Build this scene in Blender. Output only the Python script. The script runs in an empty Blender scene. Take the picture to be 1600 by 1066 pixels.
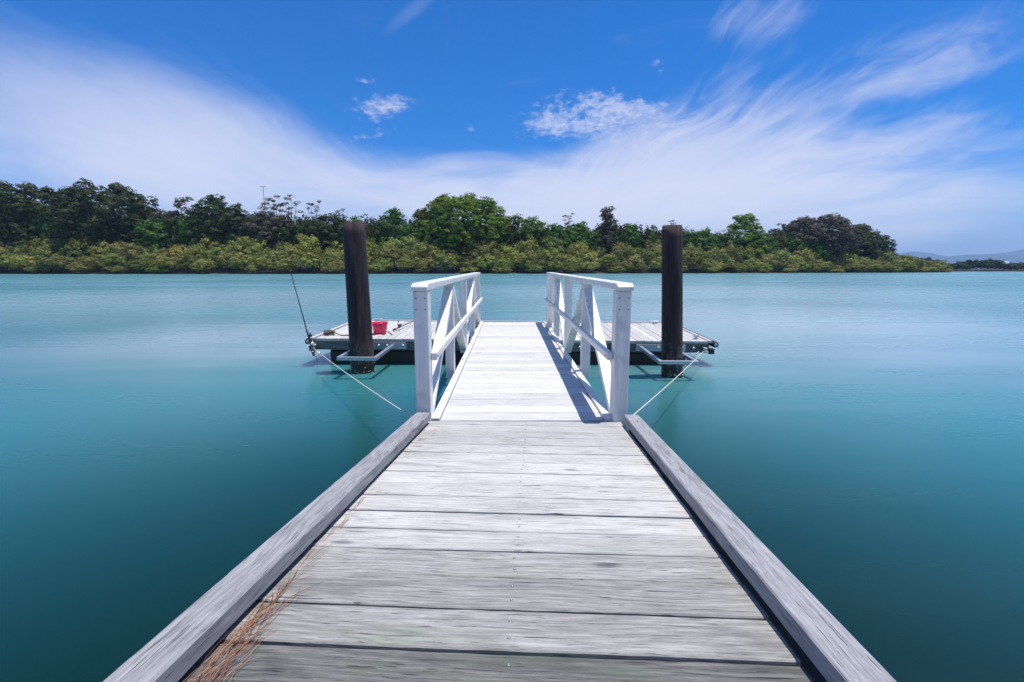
import bpy, math, random
import numpy as np
from mathutils import Vector, Matrix, Euler

random.seed(7)
RNG = np.random.default_rng(11)
SC = bpy.context.scene
COL = SC.collection
R = math.radians

# ------------------------------------------------------------------ camera
F = 760.0; HC = 1.8; PITCH = math.atan(111.5 / F)
cam = bpy.data.cameras.new('camera')
cam.sensor_width = 36.0; cam.lens = F / 1600 * 36.0
cam.clip_start = 0.05; cam.clip_end = 30000
camo = bpy.data.objects.new('camera', cam)
camo.location = (0, 0, HC); camo.rotation_euler = (math.pi / 2 - PITCH, 0, 0)
COL.objects.link(camo); SC.camera = camo

def ray(px, py):
    u = (px - 800) / F; v = (533 - py) / F
    return Vector((u, math.cos(PITCH) + math.sin(PITCH) * v, -math.sin(PITCH) + math.cos(PITCH) * v))
def atY(px, py, y):
    d = ray(px, py); t = y / d.y
    return Vector((d.x * t, y, d.z * t + HC))

# ------------------------------------------------------------------ sky
SUN = Vector((0.222, 0.03, 1.0)).normalized()
sun_el = math.asin(SUN.z); sun_az = math.atan2(SUN.x, SUN.y)
SC.view_settings.view_transform = 'Standard'
SC.view_settings.look = 'None'
SC.view_settings.gamma = 1
SC.view_settings.use_curve_mapping = False
SC.view_settings.exposure = 0.32

class NT:
    """small helper to write node trees"""
    def __init__(s, tree):
        s.t = tree; s.n = tree.nodes; s.l = tree.links
    def node(s, kind, **kw):
        n = s.n.new(kind)
        for k, v in kw.items(): setattr(n, k, v)
        return n
    def put(s, sock, v):
        if isinstance(v, bpy.types.NodeSocket): s.l.new(v, sock)
        elif isinstance(v, (tuple, list)) and len(v) == 3 and sock.type == 'RGBA': sock.default_value = (*v, 1)
        else: sock.default_value = v
    def math(s, op, a, b=0.0, c=None, clamp=False):
        n = s.node('ShaderNodeMath', operation=op, use_clamp=clamp)
        s.put(n.inputs[0], a); s.put(n.inputs[1], b)
        if c is not None: s.put(n.inputs[2], c)
        return n.outputs[0]
    def mix(s, f, a, b, blend='MIX'):
        n = s.node('ShaderNodeMix', data_type='RGBA', blend_type=blend)
        s.put(n.inputs[0], f); s.put(n.inputs[6], a); s.put(n.inputs[7], b)
        return n.outputs[2]
    def noise(s, vec, scale, detail=4, rough=.55, dist=0.0, typ='FBM'):
        n = s.node('ShaderNodeTexNoise'); n.noise_type = typ
        s.put(n.inputs['Vector'], vec); n.inputs['Scale'].default_value = scale
        n.inputs['Detail'].default_value = detail; n.inputs['Roughness'].default_value = rough
        n.inputs['Distortion'].default_value = dist
        return n.outputs[0]
    def ramp(s, f, pts, interp='LINEAR'):
        n = s.node('ShaderNodeValToRGB'); cr = n.color_ramp; cr.interpolation = interp
        while len(cr.elements) < len(pts): cr.elements.new(.5)
        for e, (p, c) in zip(cr.elements, pts):
            e.position = p; e.color = (c, c, c, 1) if not isinstance(c, (tuple, list)) else (*c, 1)
        s.put(n.inputs[0], f)
        return n.outputs[0]
    def mapping(s, vec, loc=(0, 0, 0), rot=(0, 0, 0), scale=(1, 1, 1)):
        n = s.node('ShaderNodeMapping')
        s.put(n.inputs[0], vec); n.inputs[1].default_value = loc
        n.inputs[2].default_value = rot; n.inputs[3].default_value = scale
        return n.outputs[0]
    def smooth(s, v, a, b):
        n = s.node('ShaderNodeMapRange', interpolation_type='SMOOTHSTEP')
        s.put(n.inputs[0], v); n.inputs[1].default_value = a; n.inputs[2].default_value = b
        return n.outputs[0]

def build_world():
    w = bpy.data.worlds.new('World'); SC.world = w; w.use_nodes = True
    T = NT(w.node_tree); T.n.clear()
    out = T.node('ShaderNodeOutputWorld'); bg = T.node('ShaderNodeBackground')
    bg.inputs[1].default_value = 0.1
    T.l.new(bg.outputs[0], out.inputs[0])
    sky = T.node('ShaderNodeTexSky', sky_type='NISHITA')
    sky.sun_disc = False; sky.sun_elevation = sun_el; sky.sun_rotation = sun_az
    sky.altitude = 0; sky.air_density = 1.0; sky.dust_density = 0.3; sky.ozone_density = 3.0
    tc = T.node('ShaderNodeTexCoord'); D = tc.outputs['Generated']
    sep = T.node('ShaderNodeSeparateXYZ'); T.l.new(D, sep.inputs[0])
    x, y, z = sep.outputs
    az = T.math('ARCTAN2', x, y)                    # radians, 0 = +Y, + = right
    el = T.math('ARCSINE', z)
    com = T.node('ShaderNodeCombineXYZ'); T.l.new(az, com.inputs[0]); T.l.new(el, com.inputs[1])
    AE = com.outputs[0]
    # warped coordinates so that no cloud edge is a clean ellipse
    wn = T.node('ShaderNodeTexNoise'); T.put(wn.inputs['Vector'], T.mapping(AE, scale=(2.2, 5.0, 1)))
    wn.inputs['Scale'].default_value = 1.0; wn.inputs['Detail'].default_value = 3
    def vm(op, a, b):
        n = T.node('ShaderNodeVectorMath', operation=op); T.put(n.inputs[0], a); T.put(n.inputs[1], b); return n.outputs[0]
    off = vm('MULTIPLY', vm('SUBTRACT', wn.outputs[1], (0.5, 0.5, 0.5)), (0.16, 0.10, 0.0))
    W = vm('ADD', AE, off)
    def ae(px, py):
        d = ray(px, py).normalized(); return (math.atan2(d.x, d.y), math.asin(d.z))
    def blob(p, q, half, soft=1.0, src=None, inner=0.0):
        """soft elliptical patch with its long axis p-q (photo pixels turned into directions)"""
        a = ae(*p); b = ae(*q); c = ((a[0] + b[0]) / 2, (a[1] + b[1]) / 2)
        L = math.hypot(b[0] - a[0], b[1] - a[1]) / 2; ang = math.atan2(b[1] - a[1], b[0] - a[0])
        hw = half / F
        v = vm('SUBTRACT', src or W, (c[0], c[1], 0))
        n = T.node('ShaderNodeVectorRotate', rotation_type='Z_AXIS'); T.put(n.inputs[0], v); n.inputs['Angle'].default_value = -ang
        v = vm('MULTIPLY', n.outputs[0], (1 / L, 1 / hw, 1))
        ln = T.node('ShaderNodeVectorMath', operation='LENGTH'); T.put(ln.inputs[0], v)
        m = T.node('ShaderNodeMapRange', interpolation_type='SMOOTHSTEP')
        T.put(m.inputs[0], ln.outputs['Value']); m.inputs[1].default_value = 1.35; m.inputs[2].default_value = inner
        m.inputs[3].default_value = 0; m.inputs[4].default_value = soft
        return m.outputs[0]
    def acc(vals):
        r = vals[0]
        for v in vals[1:]:           # screen: 1-(1-r)(1-v)
            r = T.math('SUBTRACT', 1.0, T.math('MULTIPLY', T.math('SUBTRACT', 1.0, r), T.math('SUBTRACT', 1.0, v)))
        return r
    # cirrus texture: streaks fan out from the horizon ahead, wind-bent
    c0 = ae(770, 430)
    v0 = vm('SUBTRACT', vm('ADD', AE, vm('MULTIPLY', off, (.9, .9, 0))), (c0[0], c0[1], 0))
    s0 = T.node('ShaderNodeSeparateXYZ'); T.l.new(v0, s0.inputs[0])
    th = T.math('ARCTAN2', s0.outputs[1], s0.outputs[0])
    lr = T.node('ShaderNodeVectorMath', operation='LENGTH'); T.put(lr.inputs[0], v0)
    cc = T.node('ShaderNodeCombineXYZ'); T.put(cc.inputs[0], T.math('MULTIPLY', th, 7.0)); T.put(cc.inputs[1], T.math('MULTIPLY', lr.outputs['Value'], 2.6))
    fan = T.noise(cc.outputs[0], 1.0, 8, .62, .9)
    fan2 = T.noise(T.mapping(cc.outputs[0], loc=(5, 3, 0), scale=(2.6, 3.0, 1)), 1.0, 7, .62, 1.2)
    flat = T.noise(T.mapping(AE, rot=(0, 0, R(5)), scale=(4.0, 20, 1)), 1.0, 8, .62, .8)
    soft = T.noise(T.mapping(AE, scale=(2.5, 5, 1)), 1.0, 4, .5, .3)
    tex = T.math('ADD', T.math('MULTIPLY', fan, .6), T.math('MULTIPLY', fan2, .4))
    def thr(m, t, w):
        # coverage m with texture t: ragged, feathered edges
        a = T.math('ADD', m, T.math('MULTIPLY', T.math('SUBTRACT', t, .5), w))
        return T.math('MULTIPLY', T.smooth(a, .02, .92), T.smooth(m, .03, .30))
    big_left = acc([blob((-160, 100), (560, 330), 108, .84), blob((60, 190), (420, 250), 60, .35), blob((250, 190), (700, 330), 60, .55),
                    blob((-420, 220), (150, 190), 110, .40)])
    right_band = acc([blob((830, 330), (1310, 170), 84, .80), blob((1190, 185), (1640, 55), 34, .62), blob((980, 300), (1290, 210), 60, .62), blob((1000, 310), (1480, 250), 60, .55)])
    right_wisps = acc([blob((1270, 225), (1680, 190), 44, .45), blob((960, 230), (1250, 90), 50, .48), blob((1100, 50), (1290, -10), 34, .50), blob((1230, 130), (1700, 0), 46, .36),
                       blob((1150, 260), (1500, 240), 40, .5)])
    veil = acc([blob((330, 290), (1330, 290), 66, .85), blob((500, 340), (1500, 340), 80, .85), blob((880, 225), (1120, 210), 52, .5), blob((1150, 330), (1750, 330), 95, .60)])
    cl = T.math('MULTIPLY', T.math('MULTIPLY', T.smooth(T.math('ADD', big_left, T.math('MULTIPLY', T.math('SUBTRACT', tex, .5), .55)), .0, 1.0), T.math('MULTIPLY_ADD', soft, .4, .75)), .95)
    cr = T.math('MULTIPLY', thr(right_band, tex, 1.5), .85)
    cw = T.math('MULTIPLY', thr(right_wisps, tex, 2.2), .62)
    cv = T.math('MULTIPLY', T.smooth(T.math('ADD', veil, T.math('MULTIPLY', T.math('SUBTRACT', flat, .5), .9)), .05, 1.0), .93)
    # little cloud puffs: ragged patches that break into grains at their edges
    puff = T.noise(T.mapping(AE, scale=(1, 1.8, 1)), 48.0, 8, .66, .25)
    puffb = T.noise(T.mapping(AE, scale=(1, 1.6, 1)), 13.0, 4, .6, .3)
    pz = acc([blob((515, 174), (655, 160), 26, .70), blob((525, 124), (595, 124), 7, .5), blob((745, 200), (1070, 165), 40, .66), blob((930, 235), (1120, 200), 30, .4),
              blob((850, 150), (1080, 182), 36, .5), blob((1008, 80), (1028, 112), 16, .34), blob((960, 25), (960, 70), 10, .30),
              blob((732, 190), (742, 214), 8, .5), blob((500, 225), (650, 205), 18, .42)])
    pa_ = T.math('ADD', pz, T.math('MULTIPLY', T.math('SUBTRACT', puff, .5), 1.5))
    pa_ = T.math('ADD', pa_, T.math('MULTIPLY', T.math('SUBTRACT', puffb, .5), .9))
    cp = T.math('MULTIPLY', T.math('MULTIPLY', T.smooth(pa_, .32, .95), T.smooth(pz, .02, .2)), .8)
    wisp = T.math('MULTIPLY', blob((690, -20), (600, 50), 9, .12, AE), 1.0)
    # the rest of the sky (outside the picture) goes on with the same thin cirrus
    front = T.smooth(y, .55, .2)
    gen = T.math('MULTIPLY', T.smooth(T.noise(D, 2.2, 6, .55, .6), .42, .72), T.math('MULTIPLY', front, .6))
    high = T.math('MULTIPLY', T.smooth(T.noise(D, 3.1, 6, .55, .5), .45, .75), T.math('MULTIPLY', T.smooth(z, .64, .8), .5))
    # horizon haze band all round
    hz = T.math('MULTIPLY', T.smooth(z, .20, .0), .50)
    cov = acc([cl, cr, cw, cv, cp, wisp, gen, high, hz])
    hsv = T.node('ShaderNodeHueSaturation'); hsv.inputs['Saturation'].default_value = 1.0
    T.l.new(sky.outputs[0], hsv.inputs['Color'])
    blue = T.mix(1.0, hsv.outputs[0], SKYTINT, 'MULTIPLY')
    cloudc = T.ramp(z, [(0.0, CLOUD_LOW), (.30, CLOUD_MID), (.7, CLOUD_MID)])
    cloudc = T.mix(1.0, cloudc, (10, 10, 10), 'MULTIPLY')
    colr = T.mix(cov, blue, cloudc)
    T.l.new(colr, bg.inputs[0])
SKYTINT = (0.02, 0.54, 1.16)
CLOUD_LOW = (.90, .88, .92)
CLOUD_MID = (.52, .56, .74)
build_world()

sl = bpy.data.lights.new('sun', 'SUN'); sl.energy = 4.6; sl.angle = R(.53); sl.color = (1, .965, .92)
so = bpy.data.objects.new('sun', sl); so.rotation_euler = SUN.to_track_quat('Z', 'Y').to_euler(); so.location = (0, 0, 50)
COL.objects.link(so)

# ------------------------------------------------------------------ object helpers
def tag(o, label=None, cat=None, group=None, kind=None):
    if label: o['label'] = label
    if cat: o['category'] = cat
    if group: o['group'] = group
    if kind: o['kind'] = kind
    return o
def empty(name, loc=(0, 0, 0), rot=(0, 0, 0)):
    o = bpy.data.objects.new(name, None); o.location = loc; o.rotation_euler = rot
    o.empty_display_size = .2; COL.objects.link(o); return o
def link(name, me, m=None, parent=None, loc=(0, 0, 0), rot=(0, 0, 0)):
    o = bpy.data.objects.new(name, me); o.location = loc; o.rotation_euler = rot
    if m and not me.materials: me.materials.append(m)
    if parent: o.parent = parent
    COL.objects.link(o); return o
class MB:
    def __init__(s): s.v = []; s.f = []; s.smooth = set()
    def add(s, v, f, sm=False):
        b = len(s.v); s.v += [tuple(p) for p in v]
        for q in f:
            if sm: s.smooth.add(len(s.f))
            s.f.append(tuple(i + b for i in q))
        return s
    def box(s, a, b):
        x0, y0, z0 = a; x1, y1, z1 = b
        v = [(x0, y0, z0), (x1, y0, z0), (x1, y1, z0), (x0, y1, z0), (x0, y0, z1), (x1, y0, z1), (x1, y1, z1), (x0, y1, z1)]
        return s.add(v, [(0, 3, 2, 1), (4, 5, 6, 7), (0, 1, 5, 4), (1, 2, 6, 5), (2, 3, 7, 6), (3, 0, 4, 7)])
    def beam(s, p, q, w, h, side=(1, 0, 0)):
        """bar from p to q; w across 'side', h across the third axis"""
        p = Vector(p); q = Vector(q); d = (q - p).normalized(); sd = Vector(side)
        sd = (sd - d * sd.dot(d)).normalized(); up = sd.cross(d)
        v = []
        for c in (p, q):
            for (i, j) in ((-1, -1), (1, -1), (1, 1), (-1, 1)): v.append(c + sd * w / 2 * i + up * h / 2 * j)
        return s.add(v, [(0, 1, 2, 3)[::-1], (4, 5, 6, 7), (0, 1, 5, 4), (1, 2, 6, 5), (2, 3, 7, 6), (3, 0, 4, 7)])
    def tube(s, pts, rads, n=8, sm=True, cap=True):
        pts = [Vector(p) for p in pts]
        if not isinstance(rads, (list, tuple)): rads = [rads] * len(pts)
        v = []; f = []; prev = None
        for i, p in enumerate(pts):
            d = (pts[min(i + 1, len(pts) - 1)] - pts[max(i - 1, 0)]).normalized()
            ref = prev if prev is not None else (Vector((0, 0, 1)) if abs(d.z) < .9 else Vector((1, 0, 0)))
            a = (ref - d * ref.dot(d)).normalized(); prev = a; b = d.cross(a)
            for k in range(n):
                t = 2 * math.pi * k / n; v.append(p + (a * math.cos(t) + b * math.sin(t)) * rads[i])
        for i in range(len(pts) - 1):
            for k in range(n):
                k2 = (k + 1) % n; f.append((i * n + k, i * n + k2, (i + 1) * n + k2, (i + 1) * n + k))
        s.add(v, f, sm)
        if cap:
            m = len(s.v) - len(v)
            s.f.append(tuple(m + k for k in range(n))[::-1]); s.f.append(tuple(m + (len(pts) - 1) * n + k for k in range(n)))
        return s
    def torus(s, c, r, r2, axis=(0, 0, 1), n=16, m=6):
        ax = Vector(axis).normalized(); a = ax.orthogonal().normalized(); b = ax.cross(a); c = Vector(c)
        v = []; f = []
        for i in range(n):
            t = 2 * math.pi * i / n; rd = a * math.cos(t) + b * math.sin(t)
            for j in range(m):
                u = 2 * math.pi * j / m; v.append(c + rd * (r + r2 * math.cos(u)) + ax * r2 * math.sin(u))
        for i in range(n):
            for j in range(m):
                f.append((i * m + j, ((i + 1) % n) * m + j, ((i + 1) % n) * m + (j + 1) % m, i * m + (j + 1) % m))
        return s.add(v, f, True)
    def lathe(s, prof, n=20, c=(0, 0, 0)):
        v = []; f = []
        for (r, z) in prof:
            for k in range(n):
                t = 2 * math.pi * k / n; v.append((c[0] + r * math.cos(t), c[1] + r * math.sin(t), c[2] + z))
        for i in range(len(prof) - 1):
            for k in range(n):
                k2 = (k + 1) % n; f.append((i * n + k, i * n + k2, (i + 1) * n + k2, (i + 1) * n + k))
        return s.add(v, f, True)
    def mesh(s, name, m=None):
        me = bpy.data.meshes.new(name); me.from_pydata(s.v, [], s.f); me.update()
        if s.smooth:
            fl = [i in s.smooth for i in range(len(s.f))]
            me.polygons.foreach_set('use_smooth', fl)
        if m: me.materials.append(m)
        return me
    def build(s, name, m, parent=None, loc=(0, 0, 0), rot=(0, 0, 0), bevel=0):
        o = link(name, s.mesh(name, m), None, parent, loc, rot)
        if bevel:
            b = o.modifiers.new('bevel', 'BEVEL'); b.width = bevel; b.segments = 2; b.limit_method = 'ANGLE'; b.angle_limit = R(40)
        return o

# ------------------------------------------------------------------ materials
def newmat(name):
    m = bpy.data.materials.new(name); m.use_nodes = True
    T = NT(m.node_tree); b = T.n['Principled BSDF']
    return m, T, b
def simple(name, col, rough=.5, metal=0.0, bump=0, nscale=20, var=.15):
    m, T, b = newmat(name)
    tc = T.node('ShaderNodeTexCoord').outputs['Object']
    n = T.noise(tc, nscale, 5, .6)
    c = T.mix(n, tuple(max(0, v * (1 - var * 2)) for v in col), tuple(min(1, v * (1 + var)) for v in col))
    T.put(b.inputs['Base Color'], c)
    T.put(b.inputs['Roughness'], T.math('MULTIPLY_ADD', n, .25, max(0.02, rough - .12)))
    b.inputs['Metallic'].default_value = metal
    if bump:
        bp = T.node('ShaderNodeBump'); bp.inputs['Strength'].default_value = bump; bp.inputs['Distance'].default_value = .005
        T.put(bp.inputs['Height'], n); T.l.new(bp.outputs[0], b.inputs['Normal'])
    return m
def wood(name, dark, light, axis='X', crack=.35, green=0.0, bump=.5, stain=.5, rough=.8, tone=.12):
    """silvered timber with its grain along one axis"""
    m, T, b = newmat(name)
    tc = T.node('ShaderNodeTexCoord').outputs['Object']
    rnd = T.node('ShaderNodeObjectInfo').outputs['Random']
    cx = T.node('ShaderNodeCombineXYZ')
    for i, k in enumerate((17.3, 9.1, 5.7)): T.put(cx.inputs[i], T.math('MULTIPLY', rnd, k))
    va = T.node('ShaderNodeVectorMath', operation='ADD'); T.l.new(tc, va.inputs[0]); T.l.new(cx.outputs[0], va.inputs[1])
    V = va.outputs[0]
    def sc(a, c): return {'X': (a, c, c), 'Y': (c, a, c), 'Z': (c, c, a)}[axis]
    # slow sideways wander of the grain
    wn = T.node('ShaderNodeTexNoise'); T.put(wn.inputs['Vector'], T.mapping(V, scale=sc(1.6, 4.0))); wn.inputs['Scale'].default_value = 1; wn.inputs['Detail'].default_value = 2
    ws = T.node('ShaderNodeVectorMath', operation='SCALE'); T.l.new(wn.outputs[1], ws.inputs[0]); ws.inputs['Scale'].default_value = .05
    vw = T.node('ShaderNodeVectorMath', operation='ADD'); T.l.new(V, vw.inputs[0]); T.l.new(ws.outputs[0], vw.inputs[1]); V2 = vw.outputs[0]
    g1 = T.noise(T.mapping(V2, scale=sc(5.5, 120)), 1, 7, .72, .5)
    g2 = T.noise(T.mapping(V2, scale=sc(34.0, 330)), 1, 3, .75, 0)
    g3 = T.noise(T.mapping(V2, scale=sc(2.6, 8)), 1, 6, .65, 1.2)
    # cathedral figure: growth rings cut lengthwise
    sx_ = T.node('ShaderNodeSeparateXYZ'); T.put(sx_.inputs[0], V2)
    across = sx_.outputs[{'X': 1, 'Y': 0, 'Z': 0}[axis]]
    fig = T.noise(T.mapping(V, scale=sc(1.1, 5.0)), 1, 2, .5, .3)
    rg = T.math('SINE', T.math('ADD', T.math('MULTIPLY', across, 210), T.math('ADD', T.math('MULTIPLY', fig, 46), T.math('MULTIPLY', g1, 3.0))))
    g2 = T.math('ADD', T.math('MULTIPLY', g2, .62), T.math('MULTIPLY_ADD', rg, .11, .19))
    f = T.math('ADD', T.math('MULTIPLY', g1, .5), T.math('ADD', T.math('MULTIPLY', g2, .25), T.math('MULTIPLY', g3, .25)))
    f = T.math('ADD', f, T.math('MULTIPLY', T.math('SUBTRACT', rnd, .5), tone))
    c = T.mix(T.smooth(f, .33, .68), dark, light)
    # weather stains
    s = T.smooth(T.noise(T.mapping(V, scale=sc(1.3, 5)), 1, 6, .62, .5), .5, .74)
    c = T.mix(T.math('MULTIPLY', s, stain), c, tuple(v * .62 for v in dark))
    # fine dark checks along the grain
    k = T.smooth(T.noise(T.mapping(V2, scale=sc(5.0, 210)), 1, 4, .55, .2), .62, .69)
    c = T.mix(T.math('MULTIPLY', k, crack), c, (.035, .033, .035))
    # knots: sparse dark eyes with a paler ring
    vo = T.node('ShaderNodeTexVoronoi'); vo.inputs['Scale'].default_value = 1; T.put(vo.inputs['Vector'], T.mapping(V2, scale=sc(1.5, 4.2))); vo.inputs['Randomness'].default_value = 1
    kn = T.math('ADD', vo.outputs['Distance'], T.math('MULTIPLY', T.math('SUBTRACT', g1, .5), .12))
    c = T.mix(T.math('MULTIPLY', T.smooth(kn, .10, .03), .6), c, (.06, .06, .065))
    if green:
        gm = T.smooth(T.noise(T.mapping(V, loc=(3, 1, 2), scale=sc(1.0, 3.0)), 1, 5, .6, .4), .50, .72)
        c = T.mix(T.math('MULTIPLY', gm, green), c, (.16, .20, .12))
    T.put(b.inputs['Base Color'], c)
    b.inputs['Roughness'].default_value = rough
    b.inputs['Specular IOR Level'].default_value = .3
    h = T.math('SUBTRACT', T.math('ADD', T.math('MULTIPLY', g1, .6), T.math('MULTIPLY', g2, .4)), T.math('MULTIPLY', k, .8))
    bp = T.node('ShaderNodeBump'); bp.inputs['Strength'].default_value = bump; bp.inputs['Distance'].default_value = .003
    T.put(bp.inputs['Height'], h); T.l.new(bp.outputs[0], b.inputs['Normal'])
    return m

M = {}
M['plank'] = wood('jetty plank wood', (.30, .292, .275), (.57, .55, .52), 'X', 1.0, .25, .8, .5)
M['plank_half_dim'] = wood('weathered half-dimmed jetty plank wood', (.18, .174, .163), (.44, .422, .395), 'X', 1.0, .40, .9, .65)
M['plank_dim'] = wood('darker dimmed jetty plank wood', (.075, .074, .07), (.26, .25, .23), 'X', 1.0, .5, 1.0, .75)  # more stain and algae, plus foreground dimming put into both darker woods
M['kerb'] = wood('kerb wood', (.115, .114, .120), (.36, .355, .365), 'Y', .8, .08, .9, .4)
M['gang'] = wood('gangway plank wood', (.40, .39, .375), (.66, .64, .62), 'X', .5, 0, .5, .22)
M['pontoon'] = wood('pontoon plank wood', (.36, .35, .335), (.60, .585, .56), 'Y', .5, 0, .5, .35, tone=.14)
M['beam'] = wood('beam wood', (.06, .063, .066), (.19, .197, .205), 'X', .6, .2, .7, .7)
M['under'] = wood('under beam wood', (.03, .03, .028), (.09, .085, .08), 'Y', .5, .3, .6, .5)
def white_paint():
    m, T, b = newmat('white painted metal')
    tc = T.node('ShaderNodeTexCoord').outputs['Object']
    n = T.noise(T.mapping(tc, scale=(16, 16, 1.5)), 1, 6, .65, .3)
    n2 = T.noise(tc, 7, 5, .6, .4)
    c = T.mix(T.smooth(n, .35, .75), (.74, .725, .70), (.52, .51, .495))
    c = T.mix(T.math('MULTIPLY', T.smooth(n2, .54, .75), .6), c, (.46, .44, .41))
    T.put(b.inputs['Base Color'], c); b.inputs['Roughness'].default_value = .42
    bp = T.node('ShaderNodeBump'); bp.inputs['Strength'].default_value = .2; bp.inputs['Distance'].default_value = .002
    T.put(bp.inputs['Height'], n); T.l.new(bp.outputs[0], b.inputs['Normal'])
    return m
M['white'] = white_paint()
M['galv'] = simple('galvanised steel', (.50, .53, .57), .42, .75, .1, 30, .2)
M['steel'] = simple('screw steel', (.34, .35, .38), .4, .8, 0, 60, .2)
M['dark_hole'] = simple('screw recess', (.02, .02, .022), .7)
M['black_plastic'] = simple('black float plastic', (.008, .009, .010), .55, 0, .3, 12, .2)
M['rubber'] = simple('black rubber', (.015, .016, .018), .6, 0, .2, 30, .2)
M['rope'] = simple('pale rope', (.60, .58, .53), .85, 0, .6, 90, .2)
M['dirty_rope'] = simple('dirty brown rope', (.16, .12, .09), .9, 0, .6, 90, .3)
M['red_plastic'] = simple('red bucket plastic', (.75, .010, .085), .38, 0, 0, 8, .12)
M['red_inner'] = simple('bucket inside plastic', (.45, .02, .10), .5, 0, 0, 8, .12)
M['rod_black'] = simple('rod black', (.018, .018, .026), .3, 0, 0, 30, .2)
M['rod_grip'] = simple('rod grip', (.10, .055, .06), .7, 0, .2, 60, .3)
M['reel'] = simple('reel metal', (.10, .09, .11), .35, .6, 0, 40, .3)
M['chrome'] = simple('chrome', (.6, .6, .62), .25, 1, 0, 40, .1)
M['paper'] = simple('white scraps', (.75, .74, .72), .8)
M['house'] = simple('white house paint', (.8, .8, .78), .7)
M['roofm'] = simple('grey roof metal', (.35, .36, .38), .5)
M['pole'] = simple('dark pole', (.05, .048, .05), .8)

def pile_mat():
    m, T, b = newmat('dark pile timber')
    tc = T.node('ShaderNodeTexCoord').outputs['Object']
    sep = T.node('ShaderNodeSeparateXYZ'); T.l.new(tc, sep.inputs[0]); z = sep.outputs[2]
    g1 = T.noise(T.mapping(tc, scale=(26, 26, 1.1)), 1, 7, .65, .25)
    g2 = T.noise(T.mapping(tc, scale=(7, 7, .9)), 1, 5, .6, .5)
    c = T.mix(T.smooth(g1, .35, .68), (.008, .005, .007), (.038, .021, .026))
    c = T.mix(T.math('MULTIPLY', T.smooth(g2, .52, .70), .65), c, (.115, .052, .045))
    edge = T.math('ADD', z, T.math('MULTIPLY', T.math('SUBTRACT', g2, .5), .9))
    # pale dried marine growth low on the pile, wet black band at the water
    low = T.smooth(edge, .75, .35)
    pale = T.smooth(T.noise(T.mapping(tc, scale=(16, 16, 5)), 1, 6, .7, .5), .42, .66)
    c = T.mix(T.math('MULTIPLY', low, T.math('MULTIPLY', pale, .8)), c, (.19, .15, .12))
    wet = T.smooth(T.math('ADD', z, T.math('MULTIPLY', T.math('SUBTRACT', g1, .5), .25)), .24, .14)
    c = T.mix(wet, c, (.008, .008, .007))
    T.put(b.inputs['Base Color'], c); T.put(b.inputs['Roughness'], T.math('MULTIPLY_ADD', wet, -.4, .82))
    k = T.smooth(T.noise(T.mapping(tc, scale=(40, 40, 1.2)), 1, 4, .6, .2), .60, .68)
    h = T.math('SUBTRACT', g1, T.math('MULTIPLY', k, .8))
    bp = T.node('ShaderNodeBump'); bp.inputs['Strength'].default_value = 1; bp.inputs['Distance'].default_value = .012
    T.put(bp.inputs['Height'], h); T.l.new(bp.outputs[0], b.inputs['Normal'])
    return m
M['pile'] = pile_mat()

def leafmat(name, c1, c2, c3, vv=.30, hv=.02):
    m, T, b = newmat(name)
    geo = T.node('ShaderNodeNewGeometry')
    rnd = geo.outputs['Random Per Island']
    orn = T.node('ShaderNodeObjectInfo').outputs['Random']
    tc = T.node('ShaderNodeTexCoord').outputs['Object']
    n = T.noise(tc, .32, 3, .55)
    f = T.math('ADD', T.math('MULTIPLY', rnd, .5), T.math('MULTIPLY', n, .5))
    c = T.mix(T.smooth(f, .25, .75), c1, c2)
    c = T.mix(T.math('MULTIPLY', orn, .6), c, c3)
    hs = T.node('ShaderNodeHueSaturation'); T.put(hs.inputs['Value'], T.math('MULTIPLY_ADD', T.math('FRACT', T.math('MULTIPLY', orn, 7.31)), vv, 1.02 - vv / 2))
    T.put(hs.inputs['Hue'], T.math('MULTIPLY_ADD', T.math('FRACT', T.math('MULTIPLY', orn, 13.7)), hv, .5 - hv * .4)); T.put(hs.inputs['Color'], c); c = hs.outputs[0]
    T.put(b.inputs['Base Color'], c); b.inputs['Roughness'].default_value = .55
    b.inputs['Specular IOR Level'].default_value = .12
    tr = T.node('ShaderNodeBsdfTranslucent'); T.put(tr.inputs[0], T.mix(1, c, (1.3, 1.5, .6), 'MULTIPLY'))
    ms = T.node('ShaderNodeMixShader'); ms.inputs[0].default_value = .12
    T.l.new(b.outputs[0], ms.inputs[1]); T.l.new(tr.outputs[0], ms.inputs[2])
    T.l.new(ms.outputs[0], T.n['Material Output'].inputs[0])
    return m
M['mangrove'] = leafmat('mangrove leaves', (.115, .145, .020), (.27, .275, .060), (.17, .145, .055), .85, .06)
M['dark_leaf'] = leafmat('dark green leaves', (.021, .036, .006), (.058, .088, .013), (.046, .052, .014))
M['green_leaf'] = leafmat('green leaves', (.035, .095, .010), (.085, .18, .022), (.06, .13, .015))
M['yellow_leaf'] = leafmat('yellow green leaves', (.08, .145, .010), (.18, .26, .022), (.12, .18, .02))
M['grey_leaf'] = leafmat('grey brown foliage', (.05, .05, .032), (.10, .095, .06), (.08, .065, .05))
M['far_leaf'] = leafmat('far leaves', (.020, .040, .018), (.045, .070, .030), (.03, .05, .03))
M['bark'] = simple('grey bark', (.10, .085, .07), .9, 0, .6, 3, .3)
M['earth'] = simple('bank mud', (.045, .038, .026), .95, 0, .5, .4, .3)
M['hill'] = simple('forested hill', (.05, .085, .06), .95, 0, 0, .004, .4)

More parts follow.
